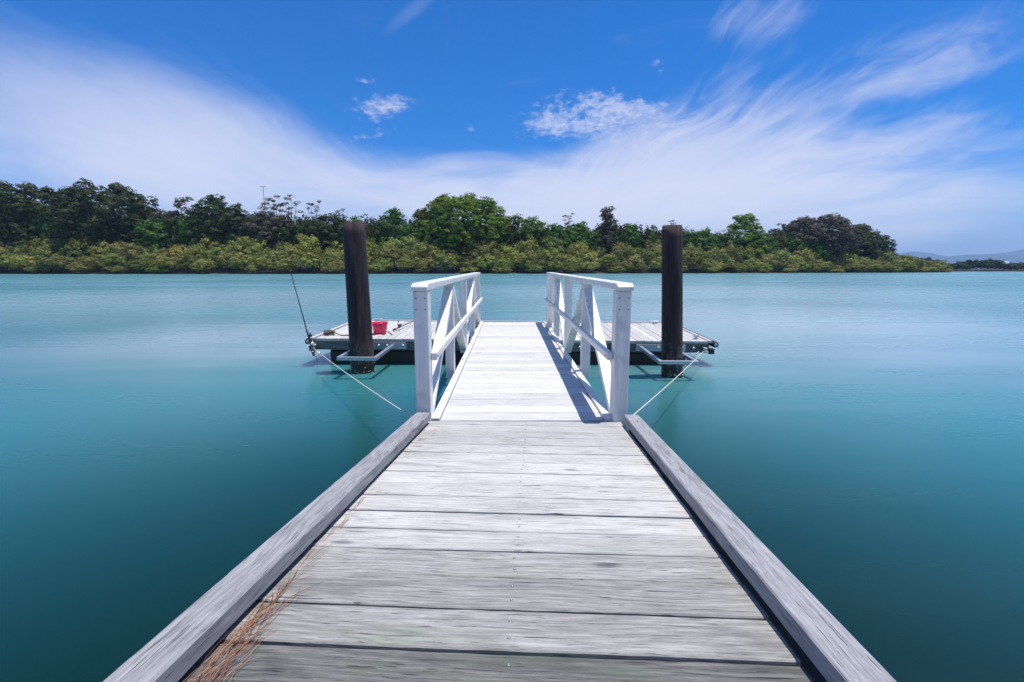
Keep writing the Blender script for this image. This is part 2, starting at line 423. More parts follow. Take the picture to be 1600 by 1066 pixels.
# ------------------------------------------------------------------ water
def water_mat():
    m, T, b = newmat('estuary water')
    P = T.node('ShaderNodeNewGeometry').outputs['Position']
    n0 = T.noise(T.mapping(P, scale=(.010, .035, 1)), 1, 4, .55, .4)
    n1 = T.noise(T.mapping(P, rot=(0, 0, R(12)), scale=(.10, .55, 1)), 1, 5, .6, .4)
    n3 = T.noise(T.mapping(P, scale=(.028, .09, 1)), 1, 3, .5, .3)
    c = T.mix(T.smooth(T.math('ADD', T.math('MULTIPLY', n0, .5), T.math('MULTIPLY', n3, .5)), .38, .64), WATER_A, WATER_B)
    sp = T.node('ShaderNodeSeparateXYZ'); T.l.new(P, sp.inputs[0])
    yy = T.math('ADD', sp.outputs[1], T.math('MULTIPLY', T.math('SUBTRACT', n0, .5), 8))
    # cloud reflections painted into the water colour as soft pale patches
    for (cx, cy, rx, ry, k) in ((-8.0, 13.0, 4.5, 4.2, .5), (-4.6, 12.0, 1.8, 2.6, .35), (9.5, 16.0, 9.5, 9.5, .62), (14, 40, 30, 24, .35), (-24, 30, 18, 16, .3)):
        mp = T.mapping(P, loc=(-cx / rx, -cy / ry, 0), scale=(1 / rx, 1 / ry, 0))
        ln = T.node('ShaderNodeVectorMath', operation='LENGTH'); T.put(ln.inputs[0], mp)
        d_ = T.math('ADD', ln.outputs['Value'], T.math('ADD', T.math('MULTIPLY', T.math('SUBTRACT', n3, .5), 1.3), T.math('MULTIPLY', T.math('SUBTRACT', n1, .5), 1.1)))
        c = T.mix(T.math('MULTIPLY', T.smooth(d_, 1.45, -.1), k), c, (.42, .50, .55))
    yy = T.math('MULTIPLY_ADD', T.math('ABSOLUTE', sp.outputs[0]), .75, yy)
    c = T.mix(T.smooth(yy, 2.2, 10.5), WATER_NEAR_DIM, c)        # foreground dimming painted into the water colour, paler sky brightness beyond
    # turbid body of the water (light spreads inside it) under a wave-roughened reflecting surface
    bd = T.node('ShaderNodeBsdfDiffuse'); T.put(bd.inputs['Color'], c)
    bs = T.node('ShaderNodeSubsurfaceScattering', falloff='BURLEY')
    T.put(bs.inputs['Color'], c); bs.inputs['Scale'].default_value = .6; bs.inputs['Radius'].default_value = (.4, .8, .7)
    body = T.node('ShaderNodeMixShader'); body.inputs[0].default_value = .5
    T.l.new(bd.outputs[0], body.inputs[1]); T.l.new(bs.outputs[0], body.inputs[2])
    gl = T.node('ShaderNodeBsdfGlossy')
    T.put(gl.inputs['Roughness'], T.math('ADD', T.math('MULTIPLY_ADD', T.smooth(n1, .3, .75), .08, .20), T.math('MULTIPLY', n0, .06)))
    fr = T.node('ShaderNodeFresnel'); fr.inputs['IOR'].default_value = 1.5
    ms = T.node('ShaderNodeMixShader'); T.put(ms.inputs[0], T.math('MINIMUM', T.math('MULTIPLY', fr.outputs[0], 1.05), .50))
    T.l.new(body.outputs[0], ms.inputs[1]); T.l.new(gl.outputs[0], ms.inputs[2])
    T.l.new(ms.outputs[0], T.n['Material Output'].inputs[0])
    return m
WATER_A = (.014, .160, .170)
WATER_B = (.065, .245, .255)
WATER_NEAR_DIM = (.001, .016, .010)
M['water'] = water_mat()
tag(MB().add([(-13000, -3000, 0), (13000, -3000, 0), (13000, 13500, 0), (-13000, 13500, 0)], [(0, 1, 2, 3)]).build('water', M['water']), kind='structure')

# ------------------------------------------------------------------ far bank
def shoreY(px):
    return float(np.interp(px, [-400, 500, 900, 1150, 1350, 1480], [200, 204, 222, 250, 290, 335]))
def px_at(x, y): return 800 + F * x / y
def shore_pts():
    pts = []
    for px in range(-500, 1481, 20):
        D = shoreY(px) + 3.0 * math.sin(px * .031) + 1.6 * math.sin(px * .083 + 1)
        pts.append(((px - 800) / F * D, D))
    return pts
def bank_height(px, d):
    """ground height a distance d behind the water's edge"""
    k = np.interp(px, [0, 1200, 1480], [1, .8, .3])
    return float(np.interp(d, [0, 3, 12, 30, 70, 140], [.05, .35, 1.0, 2.6, 5.5, 7]) * k)
def build_bank():
    mb = MB(); offs = [-2, 0, 3, 8, 14, 22, 32, 48, 75, 120]
    sp = shore_pts(); V = []
    for i, (x, y) in enumerate(sp):
        px = px_at(x, y)
        for d in offs:
            z = -1.0 if d < 0 else bank_height(px, d) + (random.uniform(-.15, .15) if d > 0 else -.12)
            V.append((x * (1 + d / y), y + d, z))
    n = len(offs); Fc = []
    for i in range(len(sp) - 1):
        for j in range(n - 1): Fc.append((i * n + j, (i + 1) * n + j, (i + 1) * n + j + 1, i * n + j + 1))
    mb.add(V, Fc, True)
    tag(mb.build('river_bank', M['earth']), kind='structure')
    # low far shore on the right
    mb = MB(); V = []; xs = np.linspace(330, 900, 40)
    for x in xs:
        y0 = 467 + 2 * math.sin(x * .02) + max(0, (400 - x)) * .4
        for d, z in ((-2, -1), (0, -.1), (4, .4), (40, 2.5), (120, 3)): V.append((x, y0 + d, z))
    Fc = [(i * 5 + j, (i + 1) * 5 + j, (i + 1) * 5 + j + 1, i * 5 + j + 1) for i in range(len(xs) - 1) for j in range(4)]
    mb.add(V, Fc, True); tag(mb.build('far_shore', M['earth']), kind='structure')
build_bank()

def hills(name, D, prof, depth):
    """a ridge with a front and a back slope; prof = (photo x, ridge y)"""
    V = []; rows = 7
    pxs = [p[0] for p in prof]; ys = [p[1] for p in prof]
    cols = 90; xs = np.linspace(pxs[0], pxs[-1], cols)
    for px in xs:
        py = float(np.interp(px, pxs, ys)); top = atY(px, py, D)
        nz = .04 * math.sin(px * .11) + .03 * math.sin(px * .29 + 2)
        for r in range(rows):
            t = r / (rows - 1) * 2 - 1            # -1 front foot, 0 ridge, 1 back foot
            k = math.cos(t * math.pi / 2) ** .8
            y = D + t * depth
            z = -2 + (top.z * (1 + nz * (abs(t) > .1)) + 2) * k
            V.append((top.x * (1 + t * depth / D * .3), y, z))
    Fc = [(i * rows + j, (i + 1) * rows + j, (i + 1) * rows + j + 1, i * rows + j + 1) for i in range(cols - 1) for j in range(rows - 1)]
    tag(MB().add(V, Fc, True).build(name, M['hill']), kind='structure')
hills('hills', 8500, [(1380, 419), (1420, 406), (1450, 402), (1480, 401), (1510, 398), (1550, 397.5), (1600, 398), (1680, 400), (1800, 408), (1900, 418)], 500)
hills('mountains', 12000, [(1330, 418), (1380, 404), (1405, 396), (1425, 393), (1445, 394), (1470, 399), (1500, 403), (1540, 398), (1570, 395), (1600, 389), (1640, 384), (1720, 380), (1800, 386), (1950, 415)], 700)

# ------------------------------------------------------------------ trees
def quads_mesh(name, C, N, S, m):
    """leaf clumps: small tilted quads at C facing N, size S"""
    n = len(C)
    N = N / np.maximum(np.linalg.norm(N, axis=1, keepdims=True), 1e-6)
    ref = RNG.normal(size=(n, 3)); A = np.cross(N, ref); A /= np.maximum(np.linalg.norm(A, axis=1, keepdims=True), 1e-6)
    B = np.cross(N, A); S = S[:, None] * .5; asp = RNG.uniform(.55, 1.0, (n, 1))
    # leaf-shaped quad (rhombus with uneven corners)
    v = np.stack([C - A * S, C - B * S * asp + A * S * RNG.uniform(-.3, .3, (n, 1)), C + A * S, C + B * S * asp + N * S * RNG.uniform(-.5, .2, (n, 1))], 1).reshape(-1, 3)
    me = bpy.data.meshes.new(name)
    me.vertices.add(4 * n); me.loops.add(4 * n); me.polygons.add(n)
    me.vertices.foreach_set('co', v.astype(np.float32).ravel())
    me.loops.foreach_set('vertex_index', np.arange(4 * n, dtype=np.int32))
    me.polygons.foreach_set('loop_start', np.arange(0, 4 * n, 4, dtype=np.int32))
    me.update(calc_edges=True); me.materials.append(m)
    return me
def rand_dirs(n, zmin=-1.0):
    z = RNG.uniform(zmin, 1, n); t = RNG.uniform(0, 2 * math.pi, n); r = np.sqrt(np.maximum(0, 1 - z * z))
    return np.stack([r * np.cos(t), r * np.sin(t), z], 1)
def leaves_on(lobes, per_area, leaf, tuft_r, zmin=-.45, soft=.0):
    Cs, Ns = [], []
    for (c, r) in lobes:
        c = np.array(c); r = np.array(r)
        area = 4 * math.pi * ((r[0] * r[1]) ** .8 + 2 * (r[0] * r[2]) ** .8) / 3
        nt = max(5, int(area / (tuft_r * tuft_r * 2.4)))
        d = rand_dirs(nt, zmin); tc = c + d * r * RNG.uniform(.78, 1.08, (nt, 1))
        k = max(3, int(per_area * tuft_r * tuft_r * 3.2))
        tr = tuft_r * RNG.uniform(.6, 1.25, (nt, 1, 1))
        dd = rand_dirs(nt * k, -.5).reshape(nt, k, 3) * np.array([1, 1, .7])
        P = tc[:, None, :] + dd * tr * RNG.uniform(.55, 1.05, (nt, k, 1))
        Nn = dd * .55 + d[:, None, :] * .95 + np.array([0, 0, .25]) + RNG.normal(size=(nt, k, 3)) * .24
        Cs.append(P.reshape(-1, 3)); Ns.append(Nn.reshape(-1, 3))
    C = np.concatenate(Cs); N = np.concatenate(Ns)
    return C, N, leaf * RNG.uniform(.6, 1.35, len(C))
def crown_lobes(kind, w, h):
    L = []
    if kind == 'dome':
        cz, rz = h * .52, h * .48
        n = int(6 + .26 * w * w) if w < 14 else 84
        L.append(((0, 0, cz * .9), (w * .76, w * .76, rz * .80)))
        for i in range(n):
            t = i * 2.39996 + random.uniform(-.3, .3); zz = 1 - 1.45 * (i + .5) / n + random.uniform(-.08, .08)
            zz = max(-.6, min(.97, zz)); rr = max(0, 1 - abs(zz) ** 2.6) ** .45; lr = min(w * .46, random.uniform(1.9, 3.1) * (1 if w < 12 else w / 12 * .95))
            k = random.uniform(.92, 1.16)
            L.append(((rr * math.cos(t) * (w - lr) * k, rr * math.sin(t) * (w - lr) * k, cz + zz * (rz - lr * .75) * k), (lr, lr, lr * .75)))
    elif kind == 'layered':          # flat-topped separate cushions of leaf
        n = int(14 + w * 2.2); L.append(((0, 0, h * .45), (w * .66, w * .66, h * .40)))
        for i in range(n):
            t = i * 2.39996; f = (i + .5) / n; zz = h * (1.0 - .66 * f ** .9); rr = w * (.18 + .80 * math.sin(min(1.0, f * 1.45) * math.pi / 2)) * random.uniform(.5, 1.0)
            lr = min(w * .34, random.uniform(1.8, 3.0) * max(1, w / 11))
            L.append(((rr * .82 * math.cos(t), rr * .82 * math.sin(t), zz - lr * .4), (lr, lr, lr * .55)))
    elif kind == 'airy':             # sparse tufts held on bare limbs
        n = int(14 + w * 1.0)
        for i in range(n):
            t = i * 2.39996; f = (i + .5) / n; zz = h * (1.0 - .50 * f); rr = w * random.uniform(.15, .95) * (.45 + .55 * math.sqrt(f))
            lr = w * random.uniform(.15, .25)
            L.append(((rr * math.cos(t), rr * math.sin(t), zz - lr * .4), (lr, lr, lr * .55)))
    elif kind == 'cone':
        n = 24
        for i in range(n):
            f = (i + .5) / n; t = i * 2.39996; rr = w * (.10 + .80 * f) * random.uniform(.5, .9); lr = w * (.20 + .18 * f) * random.uniform(.8, 1.2)
            L.append(((rr * math.cos(t), rr * math.sin(t), h * (.97 - .86 * f)), (lr, lr, lr * 1.15)))
    return L
def trunk_mesh(h, w, lobes, thick, kind):
    mb = MB(); tp = []; n = 6; lean = random.uniform(-.05, .05) * h
    top = h * (.62 if kind != 'cone' else .85)
    for i in range(n):
        f = i / (n - 1); tp.append(Vector((lean * f * f + random.uniform(-.1, .1) * thick * 3, random.uniform(-.1, .1) * thick * 3, top * f)))
    mb.tube(tp, [thick * (1 - .62 * i / (n - 1)) for i in range(n)], 7)
    cand = lobes[:]; random.shuffle(cand)
    for (c, r) in cand[:11 if kind == 'airy' else 8]:
        f = random.uniform(.35, .95); k = f * (n - 1); i0 = min(n - 2, int(k)); s = tp[i0].lerp(tp[i0 + 1], k - i0)
        if s.z > c[2]: s = tp[1] + Vector((0, 0, 0))
        e = Vector(c); mid = s.lerp(e, .5) + Vector((0, 0, -.06 * h * random.random()))
        th = thick * .42 * (1 - .4 * f)
        mb.tube([s, mid, e], [th, th * .7, th * .3], 5)
    return mb.mesh('trunk', M['bark'])
def tree_meshes(kind, w, h, mat, dens=1.0, leaf=.62, tuft=1.15, zmin=-.45):
    lb = crown_lobes(kind, w, h)
    if kind == 'airy': dens *= 1.1; leaf *= .8
    C, N, S = leaves_on(lb, 3.4 * dens, leaf, tuft, zmin)
    return quads_mesh('crown', C, N, S, mat), trunk_mesh(h, w, lb, max(.16, .022 * h), kind)
def put_tree(name, meshes, loc, label, cat, group=None, rz=0.0, sc=1.0, scz=None):
    o = empty(name, loc, (0, 0, rz)); o.scale = (sc, sc, scz or sc)
    tag(o, label, cat, group)
    link('crown', meshes[0], None, o); link('trunk', meshes[1], None, o)
    return o

MTOP = ([0, 60, 110, 165, 200, 250, 300, 400, 480, 600, 700, 780, 850, 900, 1000, 1080, 1160, 1200, 1250, 1330, 1400, 1440, 1475],
        [367, 372, 364, 353, 368, 371, 368, 358, 371, 362, 370, 364, 373, 378, 380, 377, 386, 384, 391, 395, 399, 405, 414])
mang = [tree_meshes('dome', random.uniform(5.2, 6.4), 10.0, M['mangrove'], 1.5, .48, 1.15, -.7) for _ in range(6)]
def mangroves():
    # three rows, lower at the water's edge
    for row, (d, frac, step, lab) in enumerate([
            (.6, .27, 17.0, 'small low mangrove bush hanging over the water edge of the far bank'),
            (3.5, .50, 8.6, 'bushy olive green mangrove in the front rank at the water edge'),
            (9.5, .78, 9.8, 'olive green mangrove in the middle rank of the band on the far bank'),
            (17, 1.0, 10.5, 'taller olive green mangrove in the back rank below the dark trees')]):
        x = -300.0
        while True:
            # march along the shore
            px = None
            D = 205.0
            for _ in range(6): px = px_at(x, D); D = shoreY(min(px, 1480)) + d
            if px > 1478: break
            y = D + random.uniform(-2.6, 2.2)
            base = bank_height(px, max(0, d))
            ztop = atY(px, float(np.interp(px, *MTOP)), y).z
            H = (ztop - base) * frac * random.uniform(.72, 1.12)
            H = max(2.2, H)
            ms = random.choice(mang); s = H / 10.0
            sxy = max(.55, min(1.35, .55 + .45 * s)) * random.uniform(.9, 1.15)
            put_tree('mangrove_tree', ms, (x, y, base - .2), lab, 'mangrove', 'mangroves lining the far bank', random.uniform(0, 6.28), sxy, s)
            x += step * random.uniform(.75, 1.25) * (1 if px < 1300 else .85)
mangroves()

G = {'d': 'dark_leaf', 'g': 'green_leaf', 'y': 'yellow_leaf', 'b': 'grey_leaf'}
# photo x, top y, half width in px, kind, foliage, metres behind the shore, label
BACK = [
    (-60, 292, 60, 'dome', 'd', 32, 'dark green spreading tree cut by the left edge of the view'),
    (35, 285, 56, 'dome', 'd', 30, 'broad dark green round-topped tree at the far left of the bank'),
    (118, 301, 26, 'airy', 'b', 34, 'grey-brown thin-leaved tree between the two biggest dark trees on the left'),
    (163, 289, 62, 'dome', 'd', 28, 'large dark dome-shaped tree with brownish foliage, second from the left edge'),
    (214, 317, 26, 'layered', 'd', 26, 'dark green tree sloping down on the right shoulder of the big left dome'),
    (252, 326, 20, 'dome', 'b', 24, 'low grey-green tree in the dip left of the gap-crowned dark tree'),
    (236, 340, 26, 'dome', 'g', 22, 'low leafy green tree at the foot of the dip between the left trees'),
    (285, 307, 22, 'dome', 'b', 31, 'soft grey-brown tree on the left side of the gap-crowned dark tree'),
    (332, 304, 42, 'layered', 'd', 27, 'dark green tree with sky gaps between its layered cushions of leaf'),
    (368, 318, 28, 'layered', 'd', 25, 'dark green tree with knobbly top right of the sky-gapped tree'),
    (424, 306, 24, 'airy', 'b', 31, 'airy grey tree with fine bare limbs below the right-hand pole'),
    (452, 303, 20, 'airy', 'b', 33, 'airy grey tree with an open umbrella top just right of the pole'),
    (420, 330, 34, 'dome', 'b', 27, 'dense grey-brown tree under the two airy umbrella-topped trees'),
    (489, 312, 19, 'airy', 'b', 30, 'slim airy tree with a flat parasol top above the fishing rod'),
    (530, 325, 20, 'airy', 'b', 31, 'thin grey tree leaning just left of the left pile top'),
    (508, 333, 30, 'dome', 'd', 26, 'dark green round tree under the flat parasol-topped tree'),
    (566, 333, 12, 'airy', 'b', 30, 'small wispy tree showing above the top of the left pile'),
    (613, 325, 34, 'layered', 'g', 28, 'fresh green domed tree just right of the left pile'),
    (668, 322, 26, 'dome', 'd', 29, 'darker green tree on the left shoulder of the great yellow-green dome'),
    (722, 303, 62, 'dome', 'y', 26, 'great yellow-green dome-shaped tree, the tallest near the middle of the bank'),
    (640, 352, 34, 'layered', 'g', 22, 'low bright green tree at the left foot of the great yellow-green dome'),
    (803, 337, 24, 'dome', 'd', 33, 'dark tree peeping out right behind the great yellow-green dome'),
    (830, 340, 26, 'dome', 'y', 27, 'rounded yellow-green tree right of the great dome'),
    (866, 350, 26, 'layered', 'g', 26, 'green layered tree left of the wispy grey treetop'),
    (888, 332, 14, 'airy', 'b', 32, 'wispy grey treetop above the bright green flat tree'),
    (905, 347, 34, 'layered', 'g', 27, 'bright green flat-topped tree left of the tall grey-green casuarina'),
    (949, 325, 29, 'cone', 'b', 24, 'tall dark grey-green casuarina standing over the mangroves right of centre'),
    (984, 350, 26, 'layered', 'g', 27, 'deep green tree right of the tall grey-green casuarina'),
    (1001, 349, 8, 'cone', 'b', 25, 'slim pointed casuarina between the deep green trees'),
    (1014, 357, 11, 'cone', 'd', 24, 'short dark pointed tree right beside the slim casuarina'),
    (1048, 343, 17, 'airy', 'b', 30, 'wispy grey treetop showing above the right pile'),
    (1030, 360, 26, 'dome', 'd', 27, 'dark green tree half hidden by the right pile'),
    (1090, 359, 28, 'dome', 'g', 27, 'rounded mid green tree just right of the right pile'),
    (1118, 374, 20, 'airy', 'b', 27, 'low thin grey tree left of the yellow-green layered tree'),
    (1164, 334, 36, 'layered', 'y', 26, 'yellow-green tree with a flat top tier and sky showing through'),
    (1190, 364, 32, 'layered', 'g', 22, 'low green tree at the right foot of the yellow-green tiered tree'),
    (1232, 350, 26, 'dome', 'b', 34, 'grey-brown tree on the left shoulder of the big grey-brown dome'),
    (1278, 337, 50, 'dome', 'b', 30, 'big grey-brown domed tree, the broadest on the right of the bank'),
    (1268, 376, 30, 'layered', 'g', 20, 'low bright green tree in front of the big grey-brown dome'),
    (1345, 350, 36, 'layered', 'd', 26, 'dark green tree at the right end of the tall wood'),
    (1372, 368, 22, 'dome', 'd', 24, 'dark green tree stepping down at the very end of the tall wood'),
    (1388, 388, 12, 'dome', 'd', 22, 'smallest dark tree at the foot of the wood end'),
]
def back_trees():
    for (px, py, hw, kind, fol, dd, lab) in BACK:
        y = shoreY(px) + dd; base = bank_height(px, dd)
        p = atY(px, py, y); h = p.z - base; w = hw / F * y
        if kind == 'dome': ww = w * 1.0
        else: ww = w * 1.0
        w *= 1.08; ww = w
        ms = tree_meshes(kind, ww, h, M[G[fol]], 1.4 if w > 6 else 1.6, .66 if w > 7 else .5, 1.25 if w > 7 else .8)
        nm = {'airy': 'thin_leaved_tree', 'cone': 'casuarina_tree'}.get(kind, 'broadleaf_tree')
        put_tree(nm, ms, (p.x, y, base - .2), lab, 'tree', 'tall trees behind the mangroves')
back_trees()

under = [tree_meshes('dome', 7.0, 12.0, M[m_], .85, .75, 1.3, -.6) for m_ in ('dark_leaf', 'dark_leaf', 'green_leaf', 'dark_leaf')]
def understory():
    top = ([-300, 0, 100, 230, 300, 400, 560, 700, 800, 900, 1000, 1100, 1150, 1250, 1330, 1390, 1420],
           [312, 315, 315, 338, 328, 336, 342, 338, 347, 351, 353, 359, 370, 360, 366, 392, 401])
    px = -320
    while px < 1425:
        for k, dd in enumerate((25, 38)):
            q = px + random.uniform(-8, 8) + k * 14
            if q > 1395 and k: continue
            y = shoreY(q) + dd; base = bank_height(q, dd)
            ty = float(np.interp(q, *top)) + (6 if k == 0 else -2) + random.uniform(-3, 5)
            p = atY(q, ty, y); h = p.z - base
            if h < 3: continue
            put_tree('broadleaf_tree', random.choice(under), (p.x, y, base - .2), 'dark green tree filling in between the tall trees and the mangroves', 'tree',
                     'undergrowth trees behind the mangroves', random.uniform(0, 6.28), random.uniform(.8, 1.05), h / 12.0)
        px += 27
understory()

farm = [tree_meshes(k, 6.5, 10.0, M['far_leaf'], .8, .85, 1.3, -.6) for k in ('dome', 'layered', 'dome')]
def far_trees():
    prof = ([1395, 1410, 1425, 1440, 1452, 1470, 1490, 1500, 1520, 1545, 1560, 1580, 1600, 1620, 1700, 1800], [402, 401, 404, 404, 401, 413, 411, 407, 405, 405, 408, 409, 411, 407, 406, 408])
    px = 1396.0
    while px < 1790:
        y = 474 + (random.uniform(0, 12))
        p = atY(px, float(np.interp(px, *prof)) + random.uniform(-1.5, 1.5), y); h = p.z - 1.2
        lab = 'dark blue-green tree on the low far shore at the right'
        put_tree('broadleaf_tree', random.choice(farm), (p.x, y, .1), lab, 'tree', 'trees on the far shore', random.uniform(0, 6.28), random.uniform(.75, 1.15), max(.3, h * 1.1 / 10))
        px += random.uniform(7, 13)
    # the taller clump at the point
    for px, py, s in ((1449, 400, .85), (1459, 402, .75)):
        y = 430; p = atY(px, py, y)
        put_tree('broadleaf_tree', farm[0], (p.x, y + 45, 1.0), 'taller dark tree standing just past the tip of the mangrove point', 'tree', 'trees on the far shore', px, s, (p.z * 1.1) / 10)
far_trees()
def house():
    p = atY(1572, 410, 474); o = empty('house', (p.x, 474, p.z - 1.5))
    tag(o, 'tiny white house among the trees on the far right shore', 'house')
    w, d, h = 3.2, 3.0, 1.5
    MB().box((-w / 2, -d / 2, 0), (w / 2, d / 2, h)).build('wall', M['house'], o)
    for a_ in (-1, 1):
        for b_ in (-1, 1): MB().box((a_ * 1.2 - .12, b_ * 1.2 - .12, -(p.z - 1.5) + .3), (a_ * 1.2 + .12, b_ * 1.2 + .12, 0)).build('pier', M['pole'], o)
    MB().add([(-w / 2 - .3, -d / 2 - .3, h), (w / 2 + .3, -d / 2 - .3, h), (w / 2 + .3, d / 2 + .3, h), (-w / 2 - .3, d / 2 + .3, h), (-w / 2 - .3, 0, h + .7), (w / 2 + .3, 0, h + .7)],
             [(0, 1, 5, 4), (2, 3, 4, 5), (1, 2, 5), (3, 0, 4), (3, 2, 1, 0)]).build('roof', M['house'], o)
house()
for (px, lab) in ((101, 'thin dark pole with a T-shaped top rising behind the trees at the far left'), (411, 'thin dark pole with a T-shaped top above the airy grey trees')):
    y = shoreY(px) + 40; p = atY(px, 292, y); o = empty('utility_pole', (p.x, y, 2.5)); H = p.z - 2.5
    tag(o, lab, 'pole', 'poles sticking up behind the trees')
    MB().tube([(0, 0, 0), (0, 0, H)], [.16, .11], 8).build('pole', M['pole'], o)
    a = MB().box((-1.35, -.07, H - .12), (1.35, .07, H + .06)).build('crossarm', M['pole'], o)
    for k in (-1.2, -.5, .5, 1.2): MB().tube([(k, 0, H + .06), (k, 0, H + .3)], .06, 6).build('insulator', M['pole'], a)

# ------------------------------------------------------------------ jetty (slopes down away from the camera)
jy = math.atan(.0501); jp = math.atan(.0828 / math.sqrt(1 + .0501 ** 2))
jet = empty('jetty', (0, 0, .88)); jet.rotation_euler = Euler((-jp, 0, -jy), 'XYZ')
tag(jet, 'grey weathered timber jetty with raised kerbs sloping down in the foreground', 'jetty')
def plank_mesh(x0, x1, y0, y1, t=.038, seg=26, wob=.0022, z=0.0, y1b=None, name='plank', m=None):
    """a board across the jetty with softened, slightly ragged edges"""
    v = []; f = []; c = .004
    p0 = random.uniform(0, 9); p1 = random.uniform(0, 9); cup = random.uniform(-.0015, .0015)
    for i in range(seg + 1):
        u = i / seg; x = x0 + (x1 - x0) * u
        w0 = wob * (math.sin(u * 9 + p0) * .6 + random.uniform(-.7, .7)); w1 = wob * (math.sin(u * 7 + p1) * .6 + random.uniform(-.7, .7))
        ya = y0 + w0; yb = (y1 if y1b is None else y1 + (y1b - y1) * u) + w1
        for (yy, zz) in ((ya, -t), (ya, -c), (ya + c, 0), ((ya + yb) / 2, cup), (yb - c, 0), (yb, -c), (yb, -t)):
            v.append((x, yy, zz + z + .0007 * math.sin(u * 5 + p0)))
    n = 7
    for i in range(seg):
        for j in range(n):
            j2 = (j + 1) % n; f.append((i * n + j, i * n + j2, (i + 1) * n + j2, (i + 1) * n + j))
    f.append(tuple(range(n))); f.append(tuple(seg * n + k for k in range(n))[::-1])
    mb = MB().add(v, f); return mb.mesh(name, m)
def sn(y): return y * 1.0047
joints = [(1.170, .014), (1.353, .011), (1.535, .005), (1.716, .009), (1.882, .010), (2.059, .015), (2.246, .013), (2.415, .004), (2.601, .015), (2.79, .004), (2.979, .014),
          (3.171, .013), (3.36, .004), (3.55, .004), (3.735, .004)]
pre = [(1.170 - .183 * k, .006 + .006 * random.random()) for k in range(1, 14)][::-1]
J = pre + joints
screw_me = None
def screw_mesh():
    mb = MB(); mb.lathe([(.0062, -.001), (.0062, .0012), (.0052, .0018), (.0022, .0012), (.0016, -.0022), (0.0001, -.0022)], 12)
    return mb.mesh('screw', M['steel'])
screw_me = screw_mesh()
hole_me = MB().lathe([(.0024, .0016), (.0001, .0016)], 8).mesh('socket', M['dark_hole'])
XL, XR = -.955, .704
for i, (y0, g) in enumerate(J):
    s0 = sn(y0) + g / 2
    if i + 1 < len(J):
        s1 = sn(J[i + 1][0]) - J[i + 1][1] * .5; s1b = None
    else:
        s1 = 3.856; s1b = 3.943
    mm = M['plank_dim'] if y0 < 1.1 else (M['plank_half_dim'] if y0 < 1.60 else M['plank'])  # wood darkens in steps towards the viewer: foreground dimming painted into its colour
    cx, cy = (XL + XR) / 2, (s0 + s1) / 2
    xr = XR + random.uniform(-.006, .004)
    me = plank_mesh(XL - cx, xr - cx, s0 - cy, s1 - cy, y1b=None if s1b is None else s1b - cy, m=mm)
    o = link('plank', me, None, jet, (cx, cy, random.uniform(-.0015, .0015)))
    if y0 > .6:
        for k in (.27, .73):
            x = -.068 - .004 * (y0 - 1) + random.uniform(-.006, .006); yy = s0 + (s1 - s0) * k + random.uniform(-.008, .008)
            so_ = link('screw', screw_me, None, o, (x - cx, yy - cy, .0006)); so_.scale = (.8, .8, .7)
for (x0, x1, s1, lab) in ((-.966, -.850, 3.79, 'left'), (.707, .823, 3.815, 'right')):
    # kerb: sawn beam with lightly worn corners, in many short steps so its edges are not perfectly straight
    v = []; f = []; seg = 90; z0, z1 = .028, .086; c = .005
    for i in range(seg + 1):
        u = i / seg; y = -2.2 + (s1 + 2.2) * u
        a = .0012 * math.sin(y * 3.1) + random.uniform(-.0007, .0007); b = .0012 * math.sin(y * 2.3 + 2) + random.uniform(-.0007, .0007)
        pr = [(x0 + a, z0), (x0 + a, z1 - c), (x0 + a + c, z1 + random.uniform(-.0006, .0006)), (x1 + b - c, z1 + random.uniform(-.0006, .0006)), (x1 + b, z1 - c), (x1 + b, z0)]
        v += [(px_, y, pz_) for px_, pz_ in pr]
    n = 6
    for i in range(seg):
        for j in range(n): j2 = (j + 1) % n; f.append((i * n + j, (i + 1) * n + j, (i + 1) * n + j2, i * n + j2))
    f.append(tuple(range(n))[::-1][::-1]); f.append(tuple(seg * n + k for k in range(n))[::-1])
    k = MB().add(v, f).build('kerb', M['kerb'], jet)
    for y in np.arange(-1.8, 3.8, .9):
        MB().box((x0 + .012, y - .05, .001), (x1 - .012, y + .05, z0 - .001)).build('spacer_block', M['under'], jet)
for x in (-.93, -.10, .735):
    MB().box((x - .04, -2.3, -.24), (x + .04, 3.84, -.045)).build('joist', M['under'], jet)
MB().box((-1.0, 3.845, -.26), (.86, 3.90, -.05)).build('end_beam', M['under'], jet)
for s in (-.8, 1.6, 3.4):
    MB().box((-1.05, s - .07, -.42), (.90, s + .07, -.245)).build('cross_beam', M['under'], jet)
for (x, y) in ((-.80, 3.4), (.80, 3.4), (-.80, 1.6), (.80, 1.6), (-.8, -.8), (.8, -.8)):
    zt = .88 - .0828 * y - .42
    p = MB().tube([(0, 0, -2.2), (0, 0, zt)], [.11, .10], 14).mesh('support_post', M['under'])
    o = link('support_post', p, None, jet)
    o.matrix_parent_inverse = (Matrix.Translation((0, 0, .88)) @ Euler((-jp, 0, -jy)).to_matrix().to_4x4()).inverted()
    o.location = (x + .05 * y, y, 0)

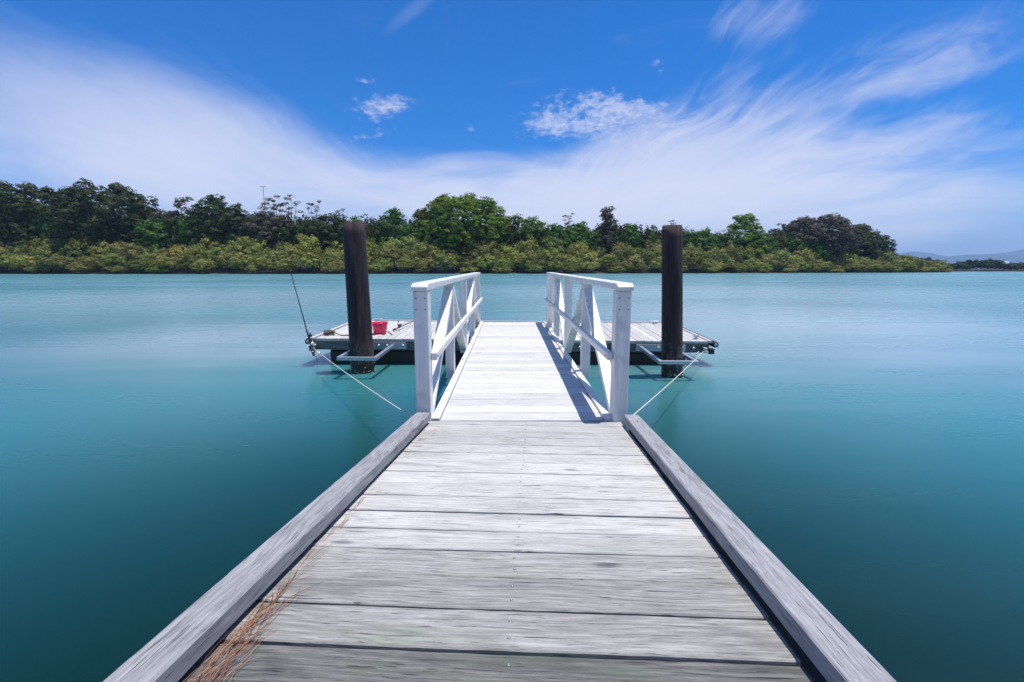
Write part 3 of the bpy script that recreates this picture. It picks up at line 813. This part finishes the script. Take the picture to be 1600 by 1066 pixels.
# ------------------------------------------------------------------ gangway
gp = math.atan(.047 / 7.18); gy = math.atan(.049 / 7.18)
gang = empty('gangway', (.083, 3.922, .555)); gang.rotation_euler = Euler((gp, 0, gy), 'XYZ')
tag(gang, 'white gangway with braced railings leading down to the floating pontoon', 'gangway')
GL = 7.18; N = 33; pit = GL / N
gms = [plank_mesh(-.682, .682, -pit / 2 + .003, pit / 2 - .004, t=.032, seg=10, wob=.0012, m=M['gang']) for _ in range(5)]
for i in range(N):
    o = link('plank', gms[i % 5] if i not in (0,) else gms[0], None, gang, (0, (i + .5) * pit, random.uniform(-.0012, .0012)), (0, 0, math.pi * random.randint(0, 1)))
for sx in (-1, 1):
    side = 'l' if sx < 0 else 'r'
    def X(a): return sx * a
    def bx(x0, x1, y0, y1, z0, z1):
        a, b = sorted((X(x0), X(x1))); return MB().box((a, y0, z0), (b, y1, z1))
    # side channel (bottom chord) with an upstanding inner lip
    bx(.688, .757, -.01, GL, -.062, .026).build('side_channel', M['white'], gang, bevel=.006)
    # verticals
    P0, P1 = .752, .872
    ys = [0.0, 1.80, 3.55, 5.32, 7.02]
    for k, y in enumerate(ys):
        if k in (0, 4):
            w = .11 if k == 0 else .10
            p = bx(P0, P1, y - (.035 if k == 0 else 0), y + w, -.075 if k else -.055, 1.077).build('post', M['white'], gang, bevel=.007)
            if k == 0:
                for xx in (.776, .848):
                    for zz in (.93, 1.02):
                        link('screw', screw_me, None, p, (X(xx), -.037, zz), (R(90), 0, 0))
        elif k == 2:
            bx(P0 + .006, P1 - .006, y, y + .10, -.06, 1.072).build('post', M['white'], gang, bevel=.006)
        else:
            bx(P0 + .008, P1 - .008, y, y + .10, -.06, 1.0).build('post', M['white'], gang, bevel=.006)
            bx(P0 + .004, P1 - .004, y - .02, y + .14, 1.005, 1.076).build('post_cap', M['white'], gang, bevel=.006)
    # diagonal braces
    for a, b in ((0, 1), (2, 1), (2, 3), (4, 3)):
        ya = ys[a] + (.13 if b > a else -.04); yb = ys[b] + (-.035 if b > a else .135)
        xm = X((P0 + P1) / 2)
        MB().beam((xm, ya, .02), (xm, yb, .985), .108, .062).build('brace', M['white'], gang, bevel=.006)
    for y in (.07, 1.85, 3.60, 5.37, 7.07):
        for zz in (.537,):
            MB().lathe([(.0005, .008), (.008, .007), (.009, .001), (.013, 0)], 8).build('bolt', M['steel'], gang, (X(.6995), y, zz), (0, R(-90 * sx), 0))
    # hand rail with its chamfered near end
    r0, r1, zt, zb = .746, .880, 1.140, 1.080
    a, b = sorted((X(r0), X(r1)))
    v = [(a, -.075, zb), (b, -.075, zb), (b, -.075, zb + .035), (a, -.075, zb + .035), (a, -.02, zt), (b, -.02, zt), (a, GL + .0, zb), (b, GL + .0, zb), (b, GL, zt), (a, GL, zt)]
    f = [(0, 1, 2, 3), (3, 2, 5, 4), (4, 5, 8, 9), (6, 9, 8, 7), (0, 6, 7, 1), (1, 7, 8, 5, 2), (0, 3, 4, 9, 6)]
    MB().add(v, f).build('hand_rail', M['white'], gang, bevel=.009)
    # mid rail fixed on the deck side of the posts
    m0, m1 = .700, .748
    bx(m0, m1, .02, GL + .06, .505, .570).build('mid_rail', M['white'], gang, bevel=.008)
# hinge plate and joists below the deck
MB().box((-.66, -.03, -.16), (.66, -.001, -.09)).build('hinge_plate', M['rubber'], gang)
for y in np.arange(.4, GL - 2.3, .9):
    MB().box((-.68, y - .03, -.085), (.68, y + .03, -.034)).build('deck_bearer', M['white'], gang)

# ------------------------------------------------------------------ floating pontoon
PW, PL = 7.54, 2.54
pon = empty('pontoon', (-.005, 10.35, .522)); pon.rotation_euler = Euler((R(1.7), R(.40), R(-.5)), 'XYZ')
tag(pon, 'floating timber-decked pontoon on black floats at the end of the gangway', 'pontoon')
NP = 50; pp = (PW - .10) / NP
def long_plank(w, L):
    v = []; f = []; seg = 8; c = .004
    for i in range(seg + 1):
        y = -L / 2 + L * i / seg; a = random.uniform(-.0015, .0015); b = random.uniform(-.0015, .0015)
        for (x, z) in ((-w / 2 + a, -.038), (-w / 2 + a, -c), (-w / 2 + a + c, 0), (w / 2 + b - c, 0), (w / 2 + b, -c), (w / 2 + b, -.038)): v.append((x, y, z))
    n = 6
    for i in range(seg):
        for j in range(n): j2 = (j + 1) % n; f.append((i * n + j, (i + 1) * n + j, (i + 1) * n + j2, i * n + j2))
    f.append(tuple(range(n))); f.append(tuple(seg * n + k for k in range(n))[::-1])
    return MB().add(v, f).mesh('plank', M['pontoon'])
pms = [long_plank(pp - .009, PL - .06) for _ in range(5)]
for i in range(NP):
    link('plank', pms[i % 5], None, pon, (-PW / 2 + .05 + (i + .5) * pp, random.uniform(-.005, .005), random.uniform(-.002, .002)))
MB().box((-PW / 2, PL / 2 - .028, -.03), (PW / 2, PL / 2 + .03, .022)).build('edge_strip', M['pontoon'], pon, bevel=.005)
for sx in (-1, 1):
    MB().box((sx * PW / 2 - .045, -PL / 2 + .01, -.03), (sx * PW / 2 + .02, PL / 2 - .035, .018)).build('edge_strip', M['pontoon'], pon, bevel=.005)
# fascia boards along the near side (several lengths butted) and the sides
cuts = [-PW / 2 + .03, -1.95, -.05, 1.85, PW / 2 - .03]
for a, b in zip(cuts[:-1], cuts[1:]):
    MB().box((a + .004, -PL / 2 + .015, -.215), (b - .004, -PL / 2 + .075, -.044)).build('fascia_board', M['beam'], pon, bevel=.005)
MB().box((-PW / 2 + .03, PL / 2 - .09, -.215), (PW / 2 - .03, PL / 2 - .03, -.044)).build('fascia_board', M['beam'], pon, bevel=.005)
for sx in (-1, 1):
    MB().box((sx * (PW / 2 - .04) - .03, -PL / 2 + .078, -.215), (sx * (PW / 2 - .04) + .03, PL / 2 - .093, -.044)).build('fascia_board', M['beam'], pon, bevel=.005)
for y in (-.7, 0, .7):
    MB().box((-PW / 2 + .1, y - .05, -.2), (PW / 2 - .1, y + .05, -.042)).build('bearer', M['under'], pon)
# black floats
fx = [-3.50, -1.80, -.05, 1.70, 3.36]
for a, b in zip(fx[:-1], fx[1:]):
    MB().box((a + .01, -PL / 2 + .10, -.90), (b - .01, PL / 2 - .12, -.218)).build('float', M['black_plastic'], pon, bevel=.05)
# pile guide frames with back plates and bolts
def guide(x0, x1, yf):
    """frame of square galvanised tube standing off the near side"""
    y1 = -PL / 2 + .013; z = -.125; t = .058
    mb = MB()
    mb.box((x0, yf, z - t / 2), (x1, yf + t, z + t / 2)).box((x0, yf + t + .001, z - t / 2), (x0 + t, y1 - .013, z + t / 2)).box((x1 - t, yf + t + .001, z - t / 2), (x1, y1 - .013, z + t / 2))
    g = mb.build('guide_frame', M['galv'], pon, bevel=.004)
    MB().box((x0 - .06, y1 - .012, -.19), (x1 + .22, y1, -.062)).build('bracket_plate', M['galv'], pon, bevel=.003)
    for bxx in (x0 + .02, x0 + .36, x1 - .14, x1 + .16):
        MB().lathe([(.0005, -.018), (.016, -.018), (.018, -.010), (.028, -.008), (.028, 0)], 10).build('bolt', M['galv'], pon, (bxx, y1 - .0125, -.125), (R(-90), 0, 0))
guide(-2.87, -2.21, -2.475)
guide(2.42, 3.07, -2.56)
for x in (-3.72, -1.2, 1.3, 1.62, 3.45):
    MB().lathe([(.0005, -.016), (.014, -.016), (.016, -.008), (.026, -.006), (.026, 0)], 10).build('bolt', M['galv'], pon, (x, -PL / 2 + .0145, -.13), (R(-90), 0, 0))
# corner fenders: round black rubber end rollers along each side
for sx in (-1, 1):
    o = MB().tube([(0, -PL / 2 - .03, 0), (0, -PL / 2 + .02, 0), (0, PL / 2, 0)], [.052, .058, .058], 16).build('rubber_fender', M['rubber'], pon, (sx * (PW / 2 + .075), 0, -.055))
    MB().lathe([(.0005, .0), (.03, .0), (.034, -.02)], 12).build('end_cap', M['galv'], o, (0, -PL / 2 - .032, 0), (R(90), 0, 0))
    MB().box((-.05, -.06, -.05), (.05, .06, .05)).build('corner_bracket', M['rubber'], pon, (sx * (PW / 2 - .02), -PL / 2 - .04, -.17), bevel=.008)
def cleat(x, y, rz):
    mb = MB()
    mb.box((-.05, -.03, 0), (.05, .03, .012))
    mb.tube([(-.028, 0, .012), (-.028, 0, .055)], .014, 8).tube([(.028, 0, .012), (.028, 0, .055)], .014, 8)
    mb.tube([(-.125, 0, .078), (-.08, 0, .066), (-.03, 0, .060), (.03, 0, .060), (.08, 0, .066), (.125, 0, .078)], [.008, .012, .016, .016, .012, .008], 8)
    mb.build('cleat', M['galv'], pon, (x, y, .002), (0, 0, rz))
cleat(3.58, -.98, R(35)); cleat(3.36, 1.08, R(4)); cleat(-3.60, -.86, R(80)); cleat(-3.2, 1.1, R(3))
PM = Matrix.Translation((-.005, 10.35, .522)) @ Euler((R(1.7), R(.40), R(-.5)), 'XYZ').to_matrix().to_4x4()
def onp(x, y, z=0): return PM @ Vector((x, y, z))

# ------------------------------------------------------------------ piles
def pile(base, top, r0, r1, lab):
    b = Vector(base); t = Vector(top); o = empty('mooring_pile', (b.x, b.y, 0)); tag(o, lab, 'pile', 'piles holding the pontoon')
    v = []; f = []; n = 40; m = 26; lo = -2.0
    ph = random.uniform(0, 6)
    for i in range(m + 1):
        u = i / m; z = lo + (t.z - lo) * u; k = z / t.z
        cx = (t.x - b.x) * k; cy = (t.y - b.y) * k; r = r0 + (r1 - r0) * max(0, k)
        for j in range(n):
            a = 2 * math.pi * j / n
            rr = r * (1 + .012 * math.sin(3 * a + ph + z) + .008 * math.sin(7 * a + z * 2) + random.uniform(-.006, .006))
            if i == m: rr *= .955
            v.append((cx + rr * math.cos(a), cy + rr * math.sin(a), z + (.0 if i < m else .012)))
    for i in range(m):
        for j in range(n): j2 = (j + 1) % n; f.append((i * n + j, i * n + j2, (i + 1) * n + j2, (i + 1) * n + j))
    mb = MB().add(v, f, True); mb.f.append(tuple(m * n + k for k in range(n)))
    mb.build('shaft', M['pile'], o)
    # shell crust at the water line
    cr = MB()
    for k in range(70):
        a = random.uniform(0, 6.28); z = random.gauss(.04, .05); rr = r0 + .002
        c = Vector((rr * math.cos(a), rr * math.sin(a), z)); s = random.uniform(.006, .016)
        cr.add([c + Vector((s * math.cos(a), s * math.sin(a), 0)), c + Vector((-s * math.sin(a), s * math.cos(a), -s)), c + Vector((s * math.sin(a), -s * math.cos(a), -s)), c + Vector((0, 0, s))], [(0, 1, 3), (0, 3, 2), (0, 2, 1)])
    c_ = cr.build('shell_crust', simple('shell crust', (.35, .33, .30), .9), o); c_['kind'] = 'stuff'
pile((-2.655, 8.49), (-2.698, 8.49, 2.585), .205, .184, 'dark timber pile on the left of the gangway, leaning slightly, beside the red bucket')
pile((2.735, 8.14), (2.620, 8.14, 2.50), .174, .163, 'dark timber pile on the right of the gangway, slimmer than the other')

# ------------------------------------------------------------------ mooring ropes
def rope(name, a, b, sag, lab, knot_at):
    a = Vector(a); b = Vector(b); pts = []
    for i in range(25):
        u = i / 24; p = a.lerp(b, u); p.z -= sag * 4 * u * (1 - u); pts.append(p - a)
    o = MB().tube(pts, .0058, 7).build(name, M['rope'], None, a)
    tag(o, lab, 'rope', 'ropes tying the pontoon to the jetty')
    kn = MB()
    for k in range(5):
        kn.torus((random.uniform(-.02, .02) + knot_at[0], -.02 * k * 0 + knot_at[1], .02 * k - .04 + knot_at[2]), random.uniform(.028, .042), .011, (random.uniform(-.6, .6), random.uniform(-.6, .6), 1), 12, 5)
    kn.build('knot', M['rope'], o)
    return o
ra = rope('mooring_rope', onp(-3.74, -1.32, -.17), (-.92, 4.30, .47), .03, 'pale rope running from the left corner of the pontoon to the jetty', (0, -.02, 0))
rb = rope('mooring_rope', onp(3.62, -1.32, -.17), (1.0, 4.05, .52), .02, 'pale rope running from the right corner of the pontoon to the jetty', (.02, -.02, .02))
MB().tube([(0, 0, -.02), (.05, -.05, -.14), (.10, -.06, -.24), (.04, -.08, -.30), (-.03, -.08, -.36), (.0, -.09, -.42)], .006, 6).build('loose_end', M['dirty_rope'], ra)
MB().tube([(-.1, -.02, 0), (-.17, -.03, -.07), (-.21, -.02, -.12)], .006, 6).build('loose_end', M['rope'], rb)

# brown rope thrown over the near left cleat
def coil():
    c = onp(-3.58, -.90, .0); mb = MB()
    pts = []
    for i in range(70):
        t = i * .42; pts.append((.085 * math.cos(t) * (1 + .3 * math.sin(i * 1.7)), .06 * math.sin(t) * (1 + .25 * math.sin(i * 2.3)), .012 + .0012 * i + .01 * math.sin(i * 1.1)))
    for i in range(1, 12): pts.append((.06 + .045 * i, -.02 * math.sin(i * .7) - .01 * i, max(.01, .09 - .02 * i)))
    o = mb.tube(pts, .011, 6).build('rope_coil', M['dirty_rope'], None, c)
    tag(o, 'brown rope heaped round the cleat at the near left corner of the pontoon', 'rope')
coil()

# ------------------------------------------------------------------ bucket
def bucket():
    p = onp(-2.64, -.68, .004); o = empty('bucket', p); tag(o, 'red plastic bucket standing on the pontoon behind the left pile', 'bucket')
    MB().lathe([(.001, 0), (.118, 0), (.124, .006), (.150, .205), (.153, .215), (.163, .216), (.166, .226), (.160, .236), (.154, .236), (.150, .222), (.146, .21), (.118, .012), (.001, .01)], 32).build('pail', M['red_plastic'], o)
    ha = []
    for i in range(13):
        t = math.pi * i / 12; ha.append((.166 * math.cos(t), -.166 * math.sin(t) * .96, .205 - .045 * math.sin(t)))
    MB().tube(ha, .0035, 6).build('handle', M['red_inner'], o)
bucket()
def scraps():
    o = empty('bait_knife', onp(-2.50, -.90, .004)); tag(o, 'small dark knife lying against the foot of the red bucket', 'knife')
    MB().box((.0, -.012, .10), (.12, .012, .118)).build('grip', M['rod_black'], o, bevel=.004)
    MB().add([(-.12, -.003, .108), (0, -.010, .104), (0, .010, .104), (-.12, .003, .106), (0, 0, .116)], [(0, 1, 4), (0, 4, 2, 3), (0, 3, 2, 1)]).build('blade', M['chrome'], o)
    # it leans in the bucket side
    o.rotation_euler = (0, R(38), R(5)); 
    for k, (x, y, s) in enumerate(((-2.62, -.88, .055), (-2.56, -.90, .04), (-2.66, -.93, .03))):
        c = onp(x, y, .003); v = []
        for i in range(9): a = i * .698; r = s * random.uniform(.6, 1.2); v.append((r * math.cos(a), r * .7 * math.sin(a), 0))
        v += [(q[0] * .7, q[1] * .7, .012 * random.uniform(.6, 1.4)) for q in v]
        f = [(i, (i + 1) % 9, 9 + (i + 1) % 9, 9 + i) for i in range(9)] + [tuple(range(9, 18))]
        t = MB().add(v, f).build('paper_scrap', M['paper'], None, c)
        tag(t, ('largest white scrap lying at the foot of the red bucket', 'middle white scrap in front of the red bucket', 'smallest white scrap in front of the red bucket')[k], 'scrap', 'white scraps by the bucket')

# ------------------------------------------------------------------ fishing rods
def rod(name, butt, direc, L, lab, side, grip=.55, reel_at=.38, bend=.0):
    o = empty(name, butt); tag(o, lab, 'fishing rod', 'fishing rods on the pontoon')
    d = Vector(direc).normalized(); sd = Vector(side); sd = (sd - d * sd.dot(d)).normalized(); up = sd.cross(d)
    P = lambda t, a=0, b=0: d * t + sd * (a + bend * max(0, t - grip) ** 2) + up * b
    MB().tube([P(grip + (L - grip) * i / 12) for i in range(13)], [.011 - .0075 * i / 12 for i in range(13)], 7).build('blank', M['rod_black'], o)
    g = MB().tube([P(0), P(.03), P(.13), P(.15), P(grip * .62), P(grip * .7), P(grip * .95), P(grip + .02)], [.019, .021, .018, .012, .012, .018, .016, .009], 10).build('grip', M['rod_grip'], o)
    r = MB(); c = P(reel_at, .055)
    r.tube([P(reel_at - .05, .012), P(reel_at + .05, .012)], .008, 6)
    r.tube([P(reel_at, .012), c], .009, 6)
    r.tube([c - d * .045, c - d * .03, c + d * .0], [.02, .034, .036], 12)
    reel = r.build('reel', M['reel'], o)
    MB().tube([c + d * .002, c + d * .012, c + d * .035, c + d * .045], [.034, .024, .024, .03], 12).build('spool', M['chrome'], reel)
    MB().tube([c, c + up * .055, c + up * .055 + sd * .05], .005, 6).tube([c + up * .055 + sd * .05, c + up * .055 + sd * .085], [.012, .010], 8).build('crank', M['rod_black'], reel)
    for t, rr in ((.30, .018), (.45, .014), (.60, .010), (.73, .008), (.86, .006), (.98, .004)):
        q = grip + (L - grip) * t
        MB().torus(P(q, rr + .008), rr, .0022, d, 12, 5).build('line_guide', M['chrome'], o)
    return o
b1 = Vector((-3.715, 8.98, .20)); tip = atY(437, 362, 9.05)
r1 = rod('fishing_rod', b1, tip - b1, (tip - b1).length, 'tall dark fishing rod standing in a holder at the near left corner of the pontoon', (1, -.5, 0), .52, .40, -.004)
# its clamp-on holder, fixed to the pontoon corner
cl = MB(); dd = (tip - b1).normalized(); q0 = b1 + dd * .10
for t in (.08, .24): cl.torus(b1 + dd * t, .027, .009, dd, 14, 6)
cl.tube([b1 + dd * .06 + Vector((.03, .03, 0)), b1 + dd * .28 + Vector((.03, .03, 0))], .010, 8)
cl.tube([b1 + dd * .08 + Vector((.03, .03, 0)), onp(-3.74, -1.25, -.16)], .012, 8)
cl.tube([b1 + dd * .0 + Vector((.05, .0, 0)), b1 + Vector((.09, -.02, -.03)), b1 + Vector((.10, .0, .08))], .012, 7)
hold = cl.build('rod_holder', M['chrome'], None); hold.parent = pon; hold.matrix_parent_inverse = PM.inverted()
pa = onp(-2.46, -.34, .03); pb = onp(-2.05, 1.15, .16)
rod('fishing_rod', pa, pb - pa, 1.75, 'short dark fishing rod lying on the pontoon deck right of the red bucket', (.4, -.2, .9), .34, .24)
scraps()

# ------------------------------------------------------------------ pine needles along the left kerb
def needle_mat():
    m, T, b = newmat('dry needles')
    r = T.node('ShaderNodeNewGeometry').outputs['Random Per Island']
    T.put(b.inputs['Base Color'], T.ramp(r, [(0, (.10, .045, .025)), (.35, (.24, .09, .045)), (.7, (.36, .16, .085)), (1, (.46, .30, .18))]))
    b.inputs['Roughness'].default_value = .65
    return m
NEEDLE = needle_mat()
def needles():
    JM = Matrix.Translation((0, 0, .88)) @ Euler((-jp, 0, -jy), 'XYZ').to_matrix().to_4x4()
    mb = MB()
    def strand(s, x, L, ang, z, curl):
        pts = []; n = 5
        for i in range(n + 1):
            t = i / n; a = ang + curl * (t - .5)
            if i: x += L / n * math.sin(a); s += L / n * math.cos(a)
            pts.append(JM @ Vector((max(-.845, x), s, z + .004 * math.sin(t * 3.1) + .0016)))
        mb.tube(pts, [.0005, .0008, .0008, .0008, .0007, .0004], 4, True, False)
    for i in range(105):
        s = .95 + abs(random.gauss(0, .30)); 
        if s > 1.9: continue
        spread = max(.012, .105 - .15 * (s - 1.0))
        x = -.842 + random.random() ** 1.4 * spread
        strand(s - .08, x, random.uniform(.08, .20), random.gauss(.06, .26), random.uniform(0, .018 if s < 1.3 else .006), random.gauss(0, .6))
    for i in range(14):
        s = random.uniform(1.5, 2.15); strand(s, -.84 + abs(random.gauss(0, .015)), random.uniform(.08, .17), random.gauss(.15, .15), random.uniform(0, .004), random.gauss(0, .4))
    for i in range(22):
        s = random.choice((2.3, 2.85, 3.0, 3.25, 3.5)) + random.gauss(0, .03); strand(s, -.838 + abs(random.gauss(0, .03)), random.uniform(.03, .09), random.gauss(.6, .6), random.uniform(0, .004), random.gauss(0, .8))
    o = mb.build('pine_needles', NEEDLE)
    tag(o, 'drift of orange-brown fallen pine needles along the inside of the left kerb', 'pine needles', kind='stuff')
needles()

# ------------------------------------------------------------------ air
def haze():
    m = bpy.data.materials.new('haze air'); m.use_nodes = True; nt = m.node_tree; nt.nodes.clear()
    out = nt.nodes.new('ShaderNodeOutputMaterial'); pv = nt.nodes.new('ShaderNodeVolumePrincipled')
    pv.inputs['Color'].default_value = (.42, .66, 1, 1); pv.inputs['Density'].default_value = .0001
    nt.links.new(pv.outputs[0], out.inputs['Volume'])
    o = MB().box((-13100, -3100, -4), (13100, 13600, 640)).build('haze', m); tag(o, kind='stuff', label='thin pale blue air over the estuary')
haze()
